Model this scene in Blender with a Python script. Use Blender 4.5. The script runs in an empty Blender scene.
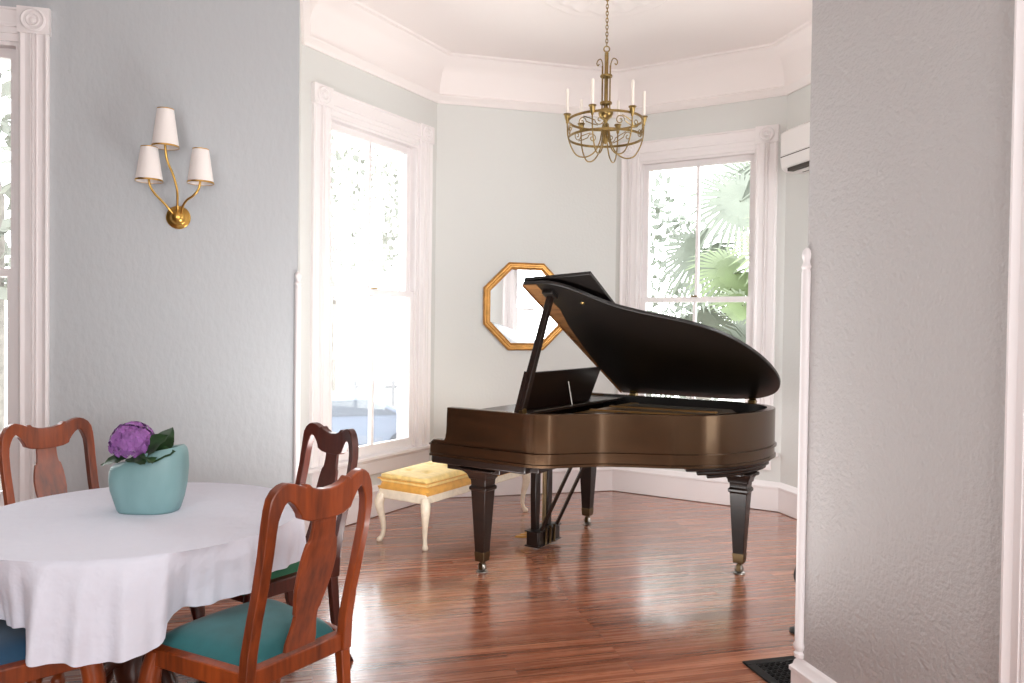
import bpy, math, random
from mathutils import Vector, Matrix
random.seed(7)
C = bpy.context.scene.collection
R_ = math.radians
PI = math.pi

# ------------------------------------------------------------------ helpers
class MB:
    """collects geometry, links it as ONE mesh object"""
    def __init__(s): s.v = []; s.f = []
    def add(s, vs, fs):
        b = len(s.v); s.v += [tuple(p) for p in vs]; s.f += [tuple(i + b for i in f) for f in fs]; return s
    def box(s, x0, x1, y0, y1, z0, z1):
        v = [(x, y, z) for z in (z0, z1) for y in (y0, y1) for x in (x0, x1)]
        return s.add(v, [(0, 2, 3, 1), (4, 5, 7, 6), (0, 1, 5, 4), (2, 6, 7, 3), (0, 4, 6, 2), (1, 3, 7, 5)])
    def loft(s, rings, cap=True, closed=True):
        n = len(rings[0]); v = [p for r in rings for p in r]; f = []
        for i in range(len(rings) - 1):
            for j in range(n if closed else n - 1):
                k = (j + 1) % n
                f.append((i * n + j, i * n + k, (i + 1) * n + k, (i + 1) * n + j))
        if cap:
            f.append(tuple(reversed(range(n)))); f.append(tuple((len(rings) - 1) * n + j for j in range(n)))
        return s.add(v, f)
    def lathe(s, prof, n=24, o=(0, 0, 0), cap=True):
        rings = [[(o[0] + r * math.cos(2 * PI * j / n), o[1] + r * math.sin(2 * PI * j / n), o[2] + z) for j in range(n)] for r, z in prof]
        return s.loft(rings, cap)
    def lathe_ax(s, prof, o, ax, n=24, cap=True):
        ax = Vector(ax).normalized(); a = ax.orthogonal().normalized(); b = ax.cross(a); o = Vector(o)
        rings = [[o + ax * z + a * (r * math.cos(2 * PI * j / n)) + b * (r * math.sin(2 * PI * j / n)) for j in range(n)] for r, z in prof]
        return s.loft(rings, cap)
    def squares(s, prof, o=(0, 0)):          # (half_x, half_y, z)
        rings = [[(o[0] + a * hx, o[1] + b * hy, z) for a, b in ((-1, -1), (1, -1), (1, 1), (-1, 1))] for hx, hy, z in prof]
        return s.loft(rings)
    def tube(s, pts, r, n=10, cap=True, closed=False, flat=None):
        pts = [Vector(p) for p in pts]; m = len(pts)
        if not isinstance(r, (list, tuple)): r = [r] * m
        T = []
        for i in range(m):
            a = pts[(i - 1) % m] if closed else pts[max(i - 1, 0)]
            b = pts[(i + 1) % m] if closed else pts[min(i + 1, m - 1)]
            T.append((b - a).normalized())
        u = T[0].orthogonal().normalized()
        if flat is not None: u = (Vector(flat[0]) - T[0] * T[0].dot(Vector(flat[0]))).normalized()
        rings = []
        for i in range(m):
            u = (u - T[i] * u.dot(T[i]))
            u = u.normalized() if u.length > 1e-6 else T[i].orthogonal().normalized()
            w = T[i].cross(u)
            k1, k2 = (1, 1) if flat is None else (flat[1], flat[2])
            rings.append([pts[i] + u * (k1 * r[i] * math.cos(2 * PI * j / n)) + w * (k2 * r[i] * math.sin(2 * PI * j / n)) for j in range(n)])
        if closed:
            rings.append(rings[0]); return s.loft(rings, False)
        return s.loft(rings, cap)
    def prism(s, poly, f0, f1):             # poly 2D -> two 3D maps
        n = len(poly); v = [f0(*p) for p in poly] + [f1(*p) for p in poly]
        f = [tuple(reversed(range(n))), tuple(range(n, 2 * n))] + [(i, (i + 1) % n, n + (i + 1) % n, n + i) for i in range(n)]
        return s.add(v, f)
    def strip(s, left, right, f0, f1):      # ribbon of quads between two 2D edge lists, given thickness by f0/f1
        n = len(left); v = []
        for fn in (f0, f1):
            v += [fn(*p) for p in left] + [fn(*p) for p in right]
        F = []
        for i in range(n - 1):
            F.append((i, n + i, n + i + 1, i + 1)); o = 2 * n
            F.append((o + i, o + i + 1, o + n + i + 1, o + n + i))
            F.append((i, i + 1, o + i + 1, o + i)); F.append((n + i, o + n + i, o + n + i + 1, n + i + 1))
        for i in (0, n - 1):
            q = (i, o + i, o + n + i, n + i); F.append(q if i == 0 else tuple(reversed(q)))
        return s.add(v, F)
    def sweep(s, prof, path, closed=False):  # prof (inward d, z) swept along plan path; interior on the right hand side
        path = [Vector(p) for p in path]; m = len(path); rings = []
        for i in range(m):
            dirs = []
            if i > 0 or closed: dirs.append((path[i] - path[i - 1]).normalized())
            if i < m - 1 or closed: dirs.append((path[(i + 1) % m] - path[i]).normalized())
            ns = [Vector((d.y, -d.x)) for d in dirs]
            nn = sum(ns, Vector((0, 0))).normalized(); k = 1 / max(.3, nn.dot(ns[0]))
            rings.append([(path[i].x + nn.x * k * d, path[i].y + nn.y * k * d, z) for d, z in prof])
        return s.loft(rings)
    def xform(s, M):
        s.v = [tuple(M @ Vector(p)) for p in s.v]; return s
    def build(s, name, mat, parent=None, smooth=40, bevel=0, seg=2, sub=0):
        me = bpy.data.meshes.new(name); me.from_pydata(s.v, [], s.f); me.update()
        import bmesh
        bm = bmesh.new(); bm.from_mesh(me); bmesh.ops.recalc_face_normals(bm, faces=bm.faces); bm.to_mesh(me); bm.free()
        if smooth:
            me.polygons.foreach_set('use_smooth', [True] * len(me.polygons))
            me.set_sharp_from_angle(angle=R_(smooth))
        me.materials.append(mat)
        o = bpy.data.objects.new(name, me); C.objects.link(o)
        if parent: o.parent = parent
        if bevel:
            b = o.modifiers.new('bevel', 'BEVEL'); b.width = bevel; b.segments = seg; b.limit_method = 'ANGLE'; b.angle_limit = R_(35)
        if sub:
            b = o.modifiers.new('sub', 'SUBSURF'); b.levels = sub; b.render_levels = sub
        return o

def tag(o, label=None, cat=None, group=None, kind=None):
    for k, v in (('label', label), ('category', cat), ('group', group), ('kind', kind)):
        if v: o[k] = v
    return o
def thing(name, label, cat, loc=(0, 0, 0), rz=0, group=None, kind=None):
    o = bpy.data.objects.new(name, None); C.objects.link(o)
    o.empty_display_size = .1; o.location = loc; o.rotation_euler = (0, 0, rz)
    return tag(o, label, cat, group, kind)
def struct(o): o['kind'] = 'structure'; return o
def copy_tree(o, parent=None):
    c = o.copy(); C.objects.link(c); c.parent = parent
    for ch in list(o.children): copy_tree(ch, c)
    return c
def catmull(pts, k=6, closed=False):
    pts = [Vector(p) for p in pts]; m = len(pts); out = []
    for i in range(m if closed else m - 1):
        g = (lambda j: pts[j % m]) if closed else (lambda j: pts[min(max(j, 0), m - 1)])
        a, b, c, d = g(i - 1), g(i), g(i + 1), g(i + 2)
        for t in range(k):
            t /= k
            out.append(.5 * ((2 * b) + (c - a) * t + (2 * a - 5 * b + 4 * c - d) * t * t + (3 * b - a - 3 * c + d) * t ** 3))
    if not closed: out.append(pts[-1])
    return out
def lerp(tab, x):
    if x <= tab[0][0]: return tab[0][1]
    for (a, b), (c, d) in zip(tab, tab[1:]):
        if x <= c: return b + (d - b) * (x - a) / (c - a)
    return tab[-1][1]

# ------------------------------------------------------------------ materials
def lin(r, g, b):
    f = lambda c: c / 12.92 if c <= .04045 else ((c + .055) / 1.055) ** 2.4
    return tuple(f(c / 255) for c in (r, g, b)) + (1,)
def mat(name, col, rough=.5, metal=0, coat=0, spec=.5, var=0, vscale=6, bump=0, bscale=60, bdist=.01, stretch=(1, 1, 1), sheen=0, bdetail=4, coatr=.08, emit=None, sub=0):
    m = bpy.data.materials.new(name); m.use_nodes = True; N = m.node_tree.nodes; L = m.node_tree.links
    p = N['Principled BSDF']
    p.inputs['Base Color'].default_value = col; p.inputs['Roughness'].default_value = rough; p.inputs['Metallic'].default_value = metal
    p.inputs['Coat Weight'].default_value = coat; p.inputs['Coat Roughness'].default_value = coatr; p.inputs['Specular IOR Level'].default_value = spec
    p.inputs['Sheen Weight'].default_value = sheen
    if sub: p.inputs['Subsurface Weight'].default_value = sub; p.inputs['Subsurface Radius'].default_value = (.02, .02, .02)
    if var or bump:
        tc = N.new('ShaderNodeTexCoord'); mp = N.new('ShaderNodeMapping'); mp.inputs['Scale'].default_value = stretch
        L.new(tc.outputs['Object'], mp.inputs['Vector'])
    if var:
        n = N.new('ShaderNodeTexNoise'); n.inputs['Scale'].default_value = vscale; n.inputs['Detail'].default_value = 5
        L.new(mp.outputs['Vector'], n.inputs['Vector'])
        r = N.new('ShaderNodeValToRGB'); r.color_ramp.elements[0].position = .3; r.color_ramp.elements[1].position = .7
        lo = tuple(c * (1 - var) for c in col[:3]) + (1,); hi = tuple(min(1, c * (1 + var)) for c in col[:3]) + (1,)
        r.color_ramp.elements[0].color = lo; r.color_ramp.elements[1].color = hi
        L.new(n.outputs['Fac'], r.inputs['Fac']); L.new(r.outputs['Color'], p.inputs['Base Color'])
    if bump:
        n2 = N.new('ShaderNodeTexNoise'); n2.inputs['Scale'].default_value = bscale; n2.inputs['Detail'].default_value = bdetail
        L.new(mp.outputs['Vector'], n2.inputs['Vector'])
        b = N.new('ShaderNodeBump'); b.inputs['Strength'].default_value = bump; b.inputs['Distance'].default_value = bdist
        L.new(n2.outputs['Fac'], b.inputs['Height']); L.new(b.outputs['Normal'], p.inputs['Normal'])
    return m
def wood(name, c1, c2, rough=.3, coat=.3, scale=8, stretch=(1, 1, .12), coatr=.12, bump=.05):
    m = bpy.data.materials.new(name); m.use_nodes = True; N = m.node_tree.nodes; L = m.node_tree.links
    p = N['Principled BSDF']; p.inputs['Roughness'].default_value = rough; p.inputs['Coat Weight'].default_value = coat; p.inputs['Coat Roughness'].default_value = coatr
    tc = N.new('ShaderNodeTexCoord'); mp = N.new('ShaderNodeMapping'); mp.inputs['Scale'].default_value = stretch
    L.new(tc.outputs['Object'], mp.inputs['Vector'])
    n = N.new('ShaderNodeTexNoise'); n.inputs['Scale'].default_value = scale; n.inputs['Detail'].default_value = 6; n.inputs['Distortion'].default_value = .6
    n2 = N.new('ShaderNodeTexNoise'); n2.inputs['Scale'].default_value = scale * 9; n2.inputs['Detail'].default_value = 3
    L.new(mp.outputs['Vector'], n.inputs['Vector']); L.new(mp.outputs['Vector'], n2.inputs['Vector'])
    mx = N.new('ShaderNodeMath'); mx.operation = 'MULTIPLY_ADD'; mx.inputs[1].default_value = .35; L.new(n2.outputs['Fac'], mx.inputs[0])
    ad = N.new('ShaderNodeMath'); ad.operation = 'MULTIPLY'; ad.inputs[1].default_value = .7; L.new(n.outputs['Fac'], ad.inputs[0]); L.new(ad.outputs[0], mx.inputs[2])
    r = N.new('ShaderNodeValToRGB'); r.color_ramp.elements[0].position = .33; r.color_ramp.elements[1].position = .7
    r.color_ramp.elements[0].color = c1; r.color_ramp.elements[1].color = c2
    L.new(mx.outputs[0], r.inputs['Fac']); L.new(r.outputs['Color'], p.inputs['Base Color'])
    b = N.new('ShaderNodeBump'); b.inputs['Strength'].default_value = bump; b.inputs['Distance'].default_value = .002
    L.new(n2.outputs['Fac'], b.inputs['Height']); L.new(b.outputs['Normal'], p.inputs['Normal'])
    return m
def floor_mat():
    m = bpy.data.materials.new('oak_strip_floor'); m.use_nodes = True; N = m.node_tree.nodes; L = m.node_tree.links
    p = N['Principled BSDF']
    tc = N.new('ShaderNodeTexCoord'); mp = N.new('ShaderNodeMapping'); mp.inputs['Rotation'].default_value = (0, 0, R_(-14.43))
    L.new(tc.outputs['Object'], mp.inputs['Vector'])
    br = N.new('ShaderNodeTexBrick'); br.inputs['Scale'].default_value = 1; br.inputs['Brick Width'].default_value = 1.35; br.inputs['Row Height'].default_value = .058
    br.inputs['Mortar Size'].default_value = .0007; br.inputs['Mortar Smooth'].default_value = .3; br.offset = .37; br.offset_frequency = 3; br.squash = 1
    br.inputs['Color1'].default_value = (0, 0, 0, 1); br.inputs['Color2'].default_value = (1, 1, 1, 1); br.inputs['Mortar'].default_value = (.0, .0, .0, 1)
    L.new(mp.outputs['Vector'], br.inputs['Vector'])
    mp2 = N.new('ShaderNodeMapping'); mp2.inputs['Scale'].default_value = (.38, 14, 1); L.new(mp.outputs['Vector'], mp2.inputs['Vector'])
    wv = N.new('ShaderNodeTexNoise'); wv.inputs['Scale'].default_value = 2.2; wv.inputs['Detail'].default_value = 7; wv.inputs['Distortion'].default_value = .7; wv.inputs['Roughness'].default_value = .62
    ad = N.new('ShaderNodeVectorMath'); ad.operation = 'ADD'      # shift grain per board
    sc = N.new('ShaderNodeVectorMath'); sc.operation = 'SCALE'; sc.inputs['Scale'].default_value = 13
    L.new(br.outputs['Color'], sc.inputs[0]); L.new(sc.outputs[0], ad.inputs[0]); L.new(mp2.outputs['Vector'], ad.inputs[1]); L.new(ad.outputs[0], wv.inputs['Vector'])
    r = N.new('ShaderNodeValToRGB'); e = r.color_ramp.elements
    e[0].position = .28; e[0].color = lin(112, 62, 42); e[1].position = .74; e[1].color = lin(200, 138, 104)
    x = e.new(.5); x.color = lin(164, 100, 72)
    L.new(wv.outputs['Fac'], r.inputs['Fac'])
    hs = N.new('ShaderNodeHueSaturation'); L.new(r.outputs['Color'], hs.inputs['Color'])
    mr = N.new('ShaderNodeMapRange'); mr.inputs['To Min'].default_value = .68; mr.inputs['To Max'].default_value = 1.2
    L.new(br.outputs['Color'], mr.inputs['Value']); L.new(mr.outputs[0], hs.inputs['Value'])
    mo = N.new('ShaderNodeMixRGB'); mo.inputs['Color2'].default_value = lin(40, 20, 14); L.new(br.outputs['Fac'], mo.inputs['Fac']); L.new(hs.outputs['Color'], mo.inputs['Color1'])
    L.new(mo.outputs['Color'], p.inputs['Base Color'])
    mr2 = N.new('ShaderNodeMapRange'); mr2.inputs['To Min'].default_value = .2; mr2.inputs['To Max'].default_value = .34; L.new(wv.outputs['Fac'], mr2.inputs['Value'])
    L.new(mr2.outputs[0], p.inputs['Roughness']); p.inputs['Coat Weight'].default_value = .9; p.inputs['Coat Roughness'].default_value = .17; p.inputs['Coat IOR'].default_value = 1.75
    b = N.new('ShaderNodeBump'); b.inputs['Strength'].default_value = .05; b.inputs['Distance'].default_value = .002
    L.new(wv.outputs['Fac'], b.inputs['Height']); L.new(b.outputs['Normal'], p.inputs['Normal'])
    return m
def glass_mat():
    m = bpy.data.materials.new('window_glass'); m.use_nodes = True; N = m.node_tree.nodes; L = m.node_tree.links
    N.remove(N['Principled BSDF']); o = N['Material Output']
    t = N.new('ShaderNodeBsdfTransparent'); t.inputs['Color'].default_value = (.97, .98, .98, 1)
    g = N.new('ShaderNodeBsdfGlossy'); g.inputs['Roughness'].default_value = .02
    lw = N.new('ShaderNodeFresnel'); lw.inputs['IOR'].default_value = 1.25
    mx = N.new('ShaderNodeMixShader'); L.new(lw.outputs[0], mx.inputs[0]); L.new(t.outputs[0], mx.inputs[1]); L.new(g.outputs[0], mx.inputs[2]); L.new(mx.outputs[0], o.inputs['Surface'])
    return m

M = dict(
    wall_bay=mat('paint_pale_sage', lin(218, 219, 216), .6, bump=.25, bscale=45, bdist=.006, bdetail=3),
    wall_din=mat('paint_grey_plaster', lin(186, 190, 193), .55, bump=.3, bscale=30, bdist=.01, stretch=(1, 1, .55), bdetail=3),
    wall_tex=mat('paint_rough_plaster', lin(182, 179, 178), .5, bump=.7, bscale=62, bdist=.01, bdetail=4),
    wall_dark=mat('unseen_wall_dark', lin(70, 62, 58), .6),  # unseen dining walls made dark so the piano side reflects dark
    trim=mat('paint_white_trim', lin(239, 234, 234), .38, coat=.1),
    ceil=mat('paint_ceiling', lin(243, 236, 234), .7),
    floor=floor_mat(), glass=glass_mat(),
    chair=wood('mahogany', lin(78, 31, 13), lin(166, 77, 32), .32, .2, 7, (1, 1, .1), .12),
    chair_dark=wood('dark_mahogany', lin(40, 18, 12), lin(82, 38, 22), .32, .4, 7, (1, 1, .1), .15),
    teal=mat('teal_cloth', lin(34, 104, 108), .75, var=.12, vscale=14, bump=.2, bscale=500, bdist=.001, sheen=.2),
    green=mat('green_cloth', lin(38, 104, 72), .75, var=.12, vscale=14, bump=.2, bscale=500, bdist=.001, sheen=.2),
    navy=mat('deep_blue_cloth', lin(22, 66, 96), .75, var=.12, vscale=14, bump=.2, bscale=500, bdist=.001, sheen=.2),
    cloth=mat('white_linen', lin(222, 224, 236), .85, bump=.5, bscale=12, bdist=.02, sheen=.1, bdetail=3),
    vase=mat('teal_ceramic', lin(128, 164, 166), .45, var=.12, vscale=9, bump=.1, bscale=40, bdist=.004, stretch=(1, 1, .4)),
    petal=mat('purple_petals', lin(146, 92, 162), .6, var=.35, vscale=26),
    leaf=mat('dark_leaf', lin(38, 66, 34), .45, var=.4, vscale=30),
    brass=mat('aged_brass', lin(150, 126, 80), .3, 1, var=.25, vscale=30),
    brass2=mat('satin_gold', lin(212, 168, 90), .28, 1, var=.1, vscale=12),
    shade=mat('white_shade', lin(244, 238, 234), .8, sub=.1),
    gilt=mat('gilt_frame', lin(196, 146, 82), .38, .75, var=.2, vscale=20),
    mirror=mat('mirror_silver', (.93, .94, .95, 1), .015, 1),
    candle=mat('ivory_candle', lin(240, 232, 222), .5),
    piano=wood('walnut_case', lin(15, 8, 4), lin(35, 19, 9), .21, .15, 5, (1, 1, 8), .14),
    ferr=mat('tarnished_brass', lin(96, 80, 58), .4, 1),
    edge=wood('walnut_lit_edge', lin(92, 58, 34), lin(150, 104, 62), .4, .2, 6, (6, 1, 1), .2),  # light on the lid's edge and underside put into the golden brown
    piano_d=wood('walnut_dark', lin(15, 9, 7), lin(30, 17, 11), .32, .1, 6, (1, 1, 6), .18),
    lid=mat('lid_shaded_black', lin(17, 12, 10), .42, coat=.12, coatr=.25, var=.2),  # near-black, with the shadow under the raised lid put in
    plate=mat('gold_iron_plate', lin(150, 112, 66), .4, .6, var=.2, vscale=8),
    steel=mat('dull_steel', lin(150, 145, 138), .35, 1),
    black=mat('black_paint', lin(20, 19, 19), .4),
    ivory=mat('ivory_keys', lin(236, 230, 214), .3, coat=.3),
    felt=mat('dark_felt', lin(30, 22, 18), .9),
    cream=mat('cream_paint', lin(232, 220, 198), .42, var=.08, vscale=30),
    gold1=mat('pale_gold_cushion', lin(238, 206, 128), .75, var=.12, vscale=25, bump=.25, bscale=300, bdist=.001, sheen=.3),
    gold2=mat('gold_cushion', lin(218, 160, 66), .75, var=.12, vscale=25, bump=.25, bscale=300, bdist=.001, sheen=.3),
    ac=mat('white_plastic', lin(240, 236, 234), .35),
    ac_dark=mat('dark_slot', lin(60, 50, 42), .6),
    vent=mat('black_iron', lin(28, 27, 28), .45, .6),
    bark=mat('pale_bark', (.15, .135, .12, 1), .9, var=.3, vscale=8, bump=.5, bscale=20),
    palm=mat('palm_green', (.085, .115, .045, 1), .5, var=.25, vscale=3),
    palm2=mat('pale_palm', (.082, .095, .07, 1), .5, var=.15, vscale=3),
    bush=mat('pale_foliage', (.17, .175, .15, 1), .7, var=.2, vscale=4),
    car=mat('car_blue', (.12, .14, .185, 1), .5), tyre=mat('tyre', (.05, .055, .065, 1), .8), carglass=mat('car_glass', (.1, .11, .13, 1), .5, spec=.1),
    fence=mat('fence_white', (.17, .17, .18, 1), .6), ground=mat('pale_ground', lin(205, 203, 196), .9, var=.1, vscale=2),
)

pn = M['piano'].node_tree.nodes['Principled BSDF']; pn.inputs['Specular Tint'].default_value = (1, .62, .36, 1); pn.inputs['Specular IOR Level'].default_value = .95

M['piano_d'].node_tree.nodes['Principled BSDF'].inputs['Specular IOR Level'].default_value = .3
# ------------------------------------------------------------------ room plan
A = 14.43
def dr(a): return Vector((math.cos(R_(a)), math.sin(R_(a))))
C1 = Vector((-.666, 6.584)); C2 = C1 + 1.6535 * dr(A); C3 = C2 + 1.4791 * dr(A - 45)
S = Vector((-1.2603, 4.4876)); RC = Vector((1.107, 2.884))
C0 = C1 - 1.552 * dr(A + 45)                     # where the return meets the bay
C4 = C3 + 2.98 * dr(A - 90); 
SL = S - 3.1 * dr(A); SB = SL + 6.6 * dr(A - 90); RB = RC + 5.07 * dr(A - 90)
ZC = 3.76; TH = .18

def frame(P, ang, s=0, z=0):                     # local x along wall, local -y into the room
    p = P + s * dr(ang)
    return Matrix.Translation((p.x, p.y, z)) @ Matrix.Rotation(R_(ang), 4, 'Z')
def wall(name, P, ang, s0, s1, openings, m, z1=ZC + .05, th=TH, extra=0):
    ss = sorted({s0, s1} | {a for o in openings for a in o[:2]}); zz = sorted({0, z1} | {a for o in openings for a in o[2:]})
    mb = MB()
    for a, b in zip(ss, ss[1:]):
        for c, d in zip(zz, zz[1:]):
            if any(o[0] <= (a + b) / 2 <= o[1] and o[2] <= (c + d) / 2 <= o[3] for o in openings): continue
            mb.box(a, b, 0, th, c, d)
    o = mb.build(name, m, smooth=0); o.matrix_world = frame(P, ang); return struct(o)

ZS, ZH, ZB = .485, 2.975, 3.02                     # stool top, opening head, corner block bottom
W1 = (-1.285, -.255); W2 = (.222, 1.243); W3 = (-2.47, -1.440); W4 = (.95, 1.72)
op = lambda w: (w[0], w[1], ZS - .03, ZH)
wall('wall_bay_left', C1, A + 45, -1.552, .09, [op(W1)], M['wall_bay'])
wall('wall_back', C1, A, -.03, 1.6535 + .03, [], M['wall_bay'])
wall('wall_bay_right', C2, A - 45, -.03, 1.4791 + .06, [op(W2)], M['wall_bay'])
wall('wall_far_right', C3, A - 90, 0, 2.98 + TH, [], M['wall_bay'])
wall('wall_left', S, A, -3.1 - TH, 0, [op(W3)], M['wall_din'])
wall('wall_left_return', S, A + 90, TH, .784, [], M['wall_bay'], th=.06)
wall('wall_right', RC, A - 90, 0, 5.07, [(.912 + .1, 1.95, 0, 2.75)], M['wall_tex'], th=.14)
wall('wall_right_return', C4, A + 180, .0, 1.916 - .141, [(.2, .96, ZS - .03, ZH)], M['wall_bay'])
wall('wall_dining_left', SL, A + 90, -6.6, 0, [], M['wall_dark'])
wall('wall_dining_back', SB, A + 180, -4.6, .2, [], M['wall_dark'])

plan = [C0 + .3 * dr(A + 135), C1 + .3 * dr(A + 112), C2 + .3 * dr(A + 67), C3 + .3 * dr(A + 22), C4 + .4 * dr(A - 45), RB + .4 * dr(A - 45), SB + .4 * dr(A - 135), SL + .4 * dr(A + 135), S + .3 * dr(A + 135)]
fl = MB(); n = len(plan)
fl.prism([tuple(p) for p in plan], lambda x, y: (x, y, -.08), lambda x, y: (x, y, 0))
struct(fl.build('floor', M['floor'], smooth=0))
ce = MB(); ce.prism([tuple(p) for p in plan], lambda x, y: (x, y, ZC), lambda x, y: (x, y, ZC + .1))
struct(ce.build('ceiling', M['ceil'], smooth=0))

# crown cornice with cove, baseboards
crown = [(-.002, 3.392), (.016, 3.392), (.022, 3.402), (.03, 3.415), (.052, 3.432), (.058, 3.448), (.05, 3.453), (.036, 3.46), (.04, 3.50), (.052, 3.56), (.075, 3.63), (.115, 3.69), (.165, 3.735), (.17, 3.745), (.2, 3.748), (.21, ZC + .002), (-.002, ZC + .002)]
baypath = [S + .0 * dr(A), C0, C1, C2, C3, C4, RC + .141 * dr(A)]
struct(MB().sweep(crown, baypath).build('trim_1', M['ceil'], smooth=35))
base = [(-.002, .006), (.022, .006), (.022, .185), (.028, .19), (.028, .205), (.018, .215), (.014, .232), (.006, .24), (-.002, .245)]
struct(MB().sweep(base, [S, C0, C1, C2, C3, C4, RC + .141 * dr(A)]).build('baseboard_bay', M['trim'], smooth=35))
struct(MB().sweep(base, [RC + .141 * dr(A), RC, RC + .885 * dr(A - 90)][::1]).build('baseboard_right', M['trim'], smooth=35))
struct(MB().sweep(base, [SL, S, S + .01 * dr(A + 90)]).build('baseboard_left', M['trim'], smooth=35))
# corner beads (turned corner guards)
bead = [(.008, .245), (.02, .247), (.022, .262), (.015, .27), (.022, .28), (.024, .295), (.019, .305), (.019, 1.70), (.016, 1.712), (.022, 1.722), (.016, 1.732), (.013, 1.742), (.018, 1.755), (.02, 1.768), (.015, 1.784), (.004, 1.794)]
for i, (P, d) in enumerate(((S, A - 45), (RC, A - 135))):
    q = P + .004 * dr(d)
    struct(MB().lathe(bead, 16, (q.x, q.y, 0)).build('trim_%d' % (2 + i), M['trim'], smooth=40))
# ceiling medallion
CH = Vector((.611, 5.17))
med = [(.46, .002), (.45, -.012), (.43, -.018), (.41, -.01), (.36, -.012), (.34, -.03), (.31, -.034), (.28, -.02), (.18, -.022), (.15, -.04), (.09, -.045), (.07, -.03), (.02, -.03)]
mb = MB(); nn = 96
rings = []
for r, z in med:
    rings.append([(CH.x + (r + (.012 * abs(math.cos(j * PI * 12 / nn)) if r > .4 else 0)) * math.cos(2 * PI * j / nn), CH.y + (r + (.012 * abs(math.cos(j * PI * 12 / nn)) if r > .4 else 0)) * math.sin(2 * PI * j / nn), ZC + z * (1 + (.35 * math.cos(j * 2 * PI * 12 / nn) if .1 < r < .4 else 0))) for j in range(nn)])
mb.loft(rings); struct(mb.build('trim_4', M['ceil'], smooth=50))

# ------------------------------------------------------------------ windows
CW, HW = .172, .155
def flute_prof(w, d):                             # casing section: x 0..w, y depth into room (negative)
    e = .006
    return [(0, 0), (0, -d), (.012, -d - e), (.022, -d), (.03, -d + .004), (w * .38, -d + .004), (w * .40, -d - e), (w * .44, -d + .006), (w * .47, -d - e), (w * .53, -d - e), (w * .56, -d + .006), (w * .60, -d - e), (w * .62, -d + .004), (w - .03, -d + .004), (w - .022, -d), (w - .012, -d - e), (w, -d), (w, 0)]
def window(name, P, ang, w, CW=CW):
    s0, s1 = w; cx = (s0 + s1) / 2; hw = (s1 - s0) / 2
    root = bpy.data.objects.new(name, None); C.objects.link(root); root['kind'] = 'structure'; root.matrix_world = frame(P, ang, cx)
    tm = M['trim']
    for sg in (-1, 1):                            # side casings
        mb = MB(); pr = flute_prof(CW, .024)
        mb.prism(pr, lambda x, y: (sg * (hw + x), y, ZS - .005), lambda x, y: (sg * (hw + x), y, ZB))
        mb.build('casing', tm, root, smooth=25)
        x = sg * (hw + CW / 2)                    # bullseye corner block
        mb = MB().box(x - CW / 2 - .006, x + CW / 2 + .006, -.034, 0, ZB, ZB + HW - .015)
        mb.lathe_ax([(.062, 0), (.062, .006), (.054, .012), (.046, .006), (.036, .006), (.03, .012), (.024, .006), (.018, .004), (.016, .012), (.004, .016)], (x, -.033, ZB + HW / 2 - .008), (0, -1, 0), 28)
        mb.build('corner_block', tm, root, smooth=30)
    mb = MB(); pr = [(0, 0), (0, -.022), (.03, -.022), (.034, -.03), (.05, -.03), (.054, -.02), (HW - .035, -.02), (HW - .03, -.028), (HW - .02, -.028), (HW - .018, 0)]
    mb.prism(pr, lambda z, y: (-hw + .005, y, ZB - .045 + z + .04), lambda z, y: (hw - .005, y, ZB - .045 + z + .04)); mb.build('head_casing', tm, root, smooth=25)
    mb = MB().box(-hw, hw, -.012, .0, ZH, ZB); mb.build('head_stop', tm, root, bevel=.004)
    mb = MB()                                     # jamb liner
    mb.box(-hw, -hw + .02, 0, TH, ZS, ZH); mb.box(hw - .02, hw, 0, TH, ZS, ZH); mb.box(-hw + .02, hw - .02, 0, TH, ZH - .02, ZH)
    mb.box(-hw + .02, hw - .02, .09, TH + .03, ZS - .03, ZS + .012); mb.build('jamb', tm, root, smooth=0)
    MB().box(-hw - CW - .05, hw + CW + .05, -.06, .0, ZS - .03, ZS).box(-hw, hw, 0, .09, ZS - .03, ZS).build('window_sill', tm, root, bevel=.006)
    MB().box(-hw - CW + .01, hw + CW - .01, -.022, 0, ZS - .15, ZS - .03).box(-hw - CW + .01, hw + CW - .01, -.03, 0, ZS - .05, ZS - .03).build('apron', tm, root, bevel=.004)
    zm = 1.742; xi = hw - .02
    for nm, y0, z0, z1, br, tr in (('upper_sash', .062, zm - .02, ZH - .02, .045, .05), ('lower_sash', .016, ZS, zm + .025, .075, .045)):
        mb = MB(); y1 = y0 + .042; st = .045
        mb.box(-xi, -xi + st, y0, y1, z0, z1); mb.box(xi - st, xi, y0, y1, z0, z1)
        mb.box(-xi + st, xi - st, y0, y1, z0, z0 + br); mb.box(-xi + st, xi - st, y0, y1, z1 - tr, z1)
        mb.box(-.013, .013, y0 + .004, y1 - .004, z0 + br, z1 - tr)
        sa = mb.build(nm, tm, root, smooth=0)
        MB().box(-xi + st - .004, xi - st + .004, y0 + .019, y0 + .023, z0 + br - .004, z1 - tr + .004).build('pane', M['glass'], sa, smooth=0)
        if nm == 'lower_sash':
            MB().box(-.03, .03, y0 - .02, y0 + .012, z1, z1 + .012).build('sash_lock', M['brass'], sa, bevel=.003)
    return root
window('window_1', C1, A + 45, W1)
window('window_2', C2, A - 45, W2)
window('window_3', S, A, W3, .144)
window('window_4', C4, A + 180, (.2, .96))

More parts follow.
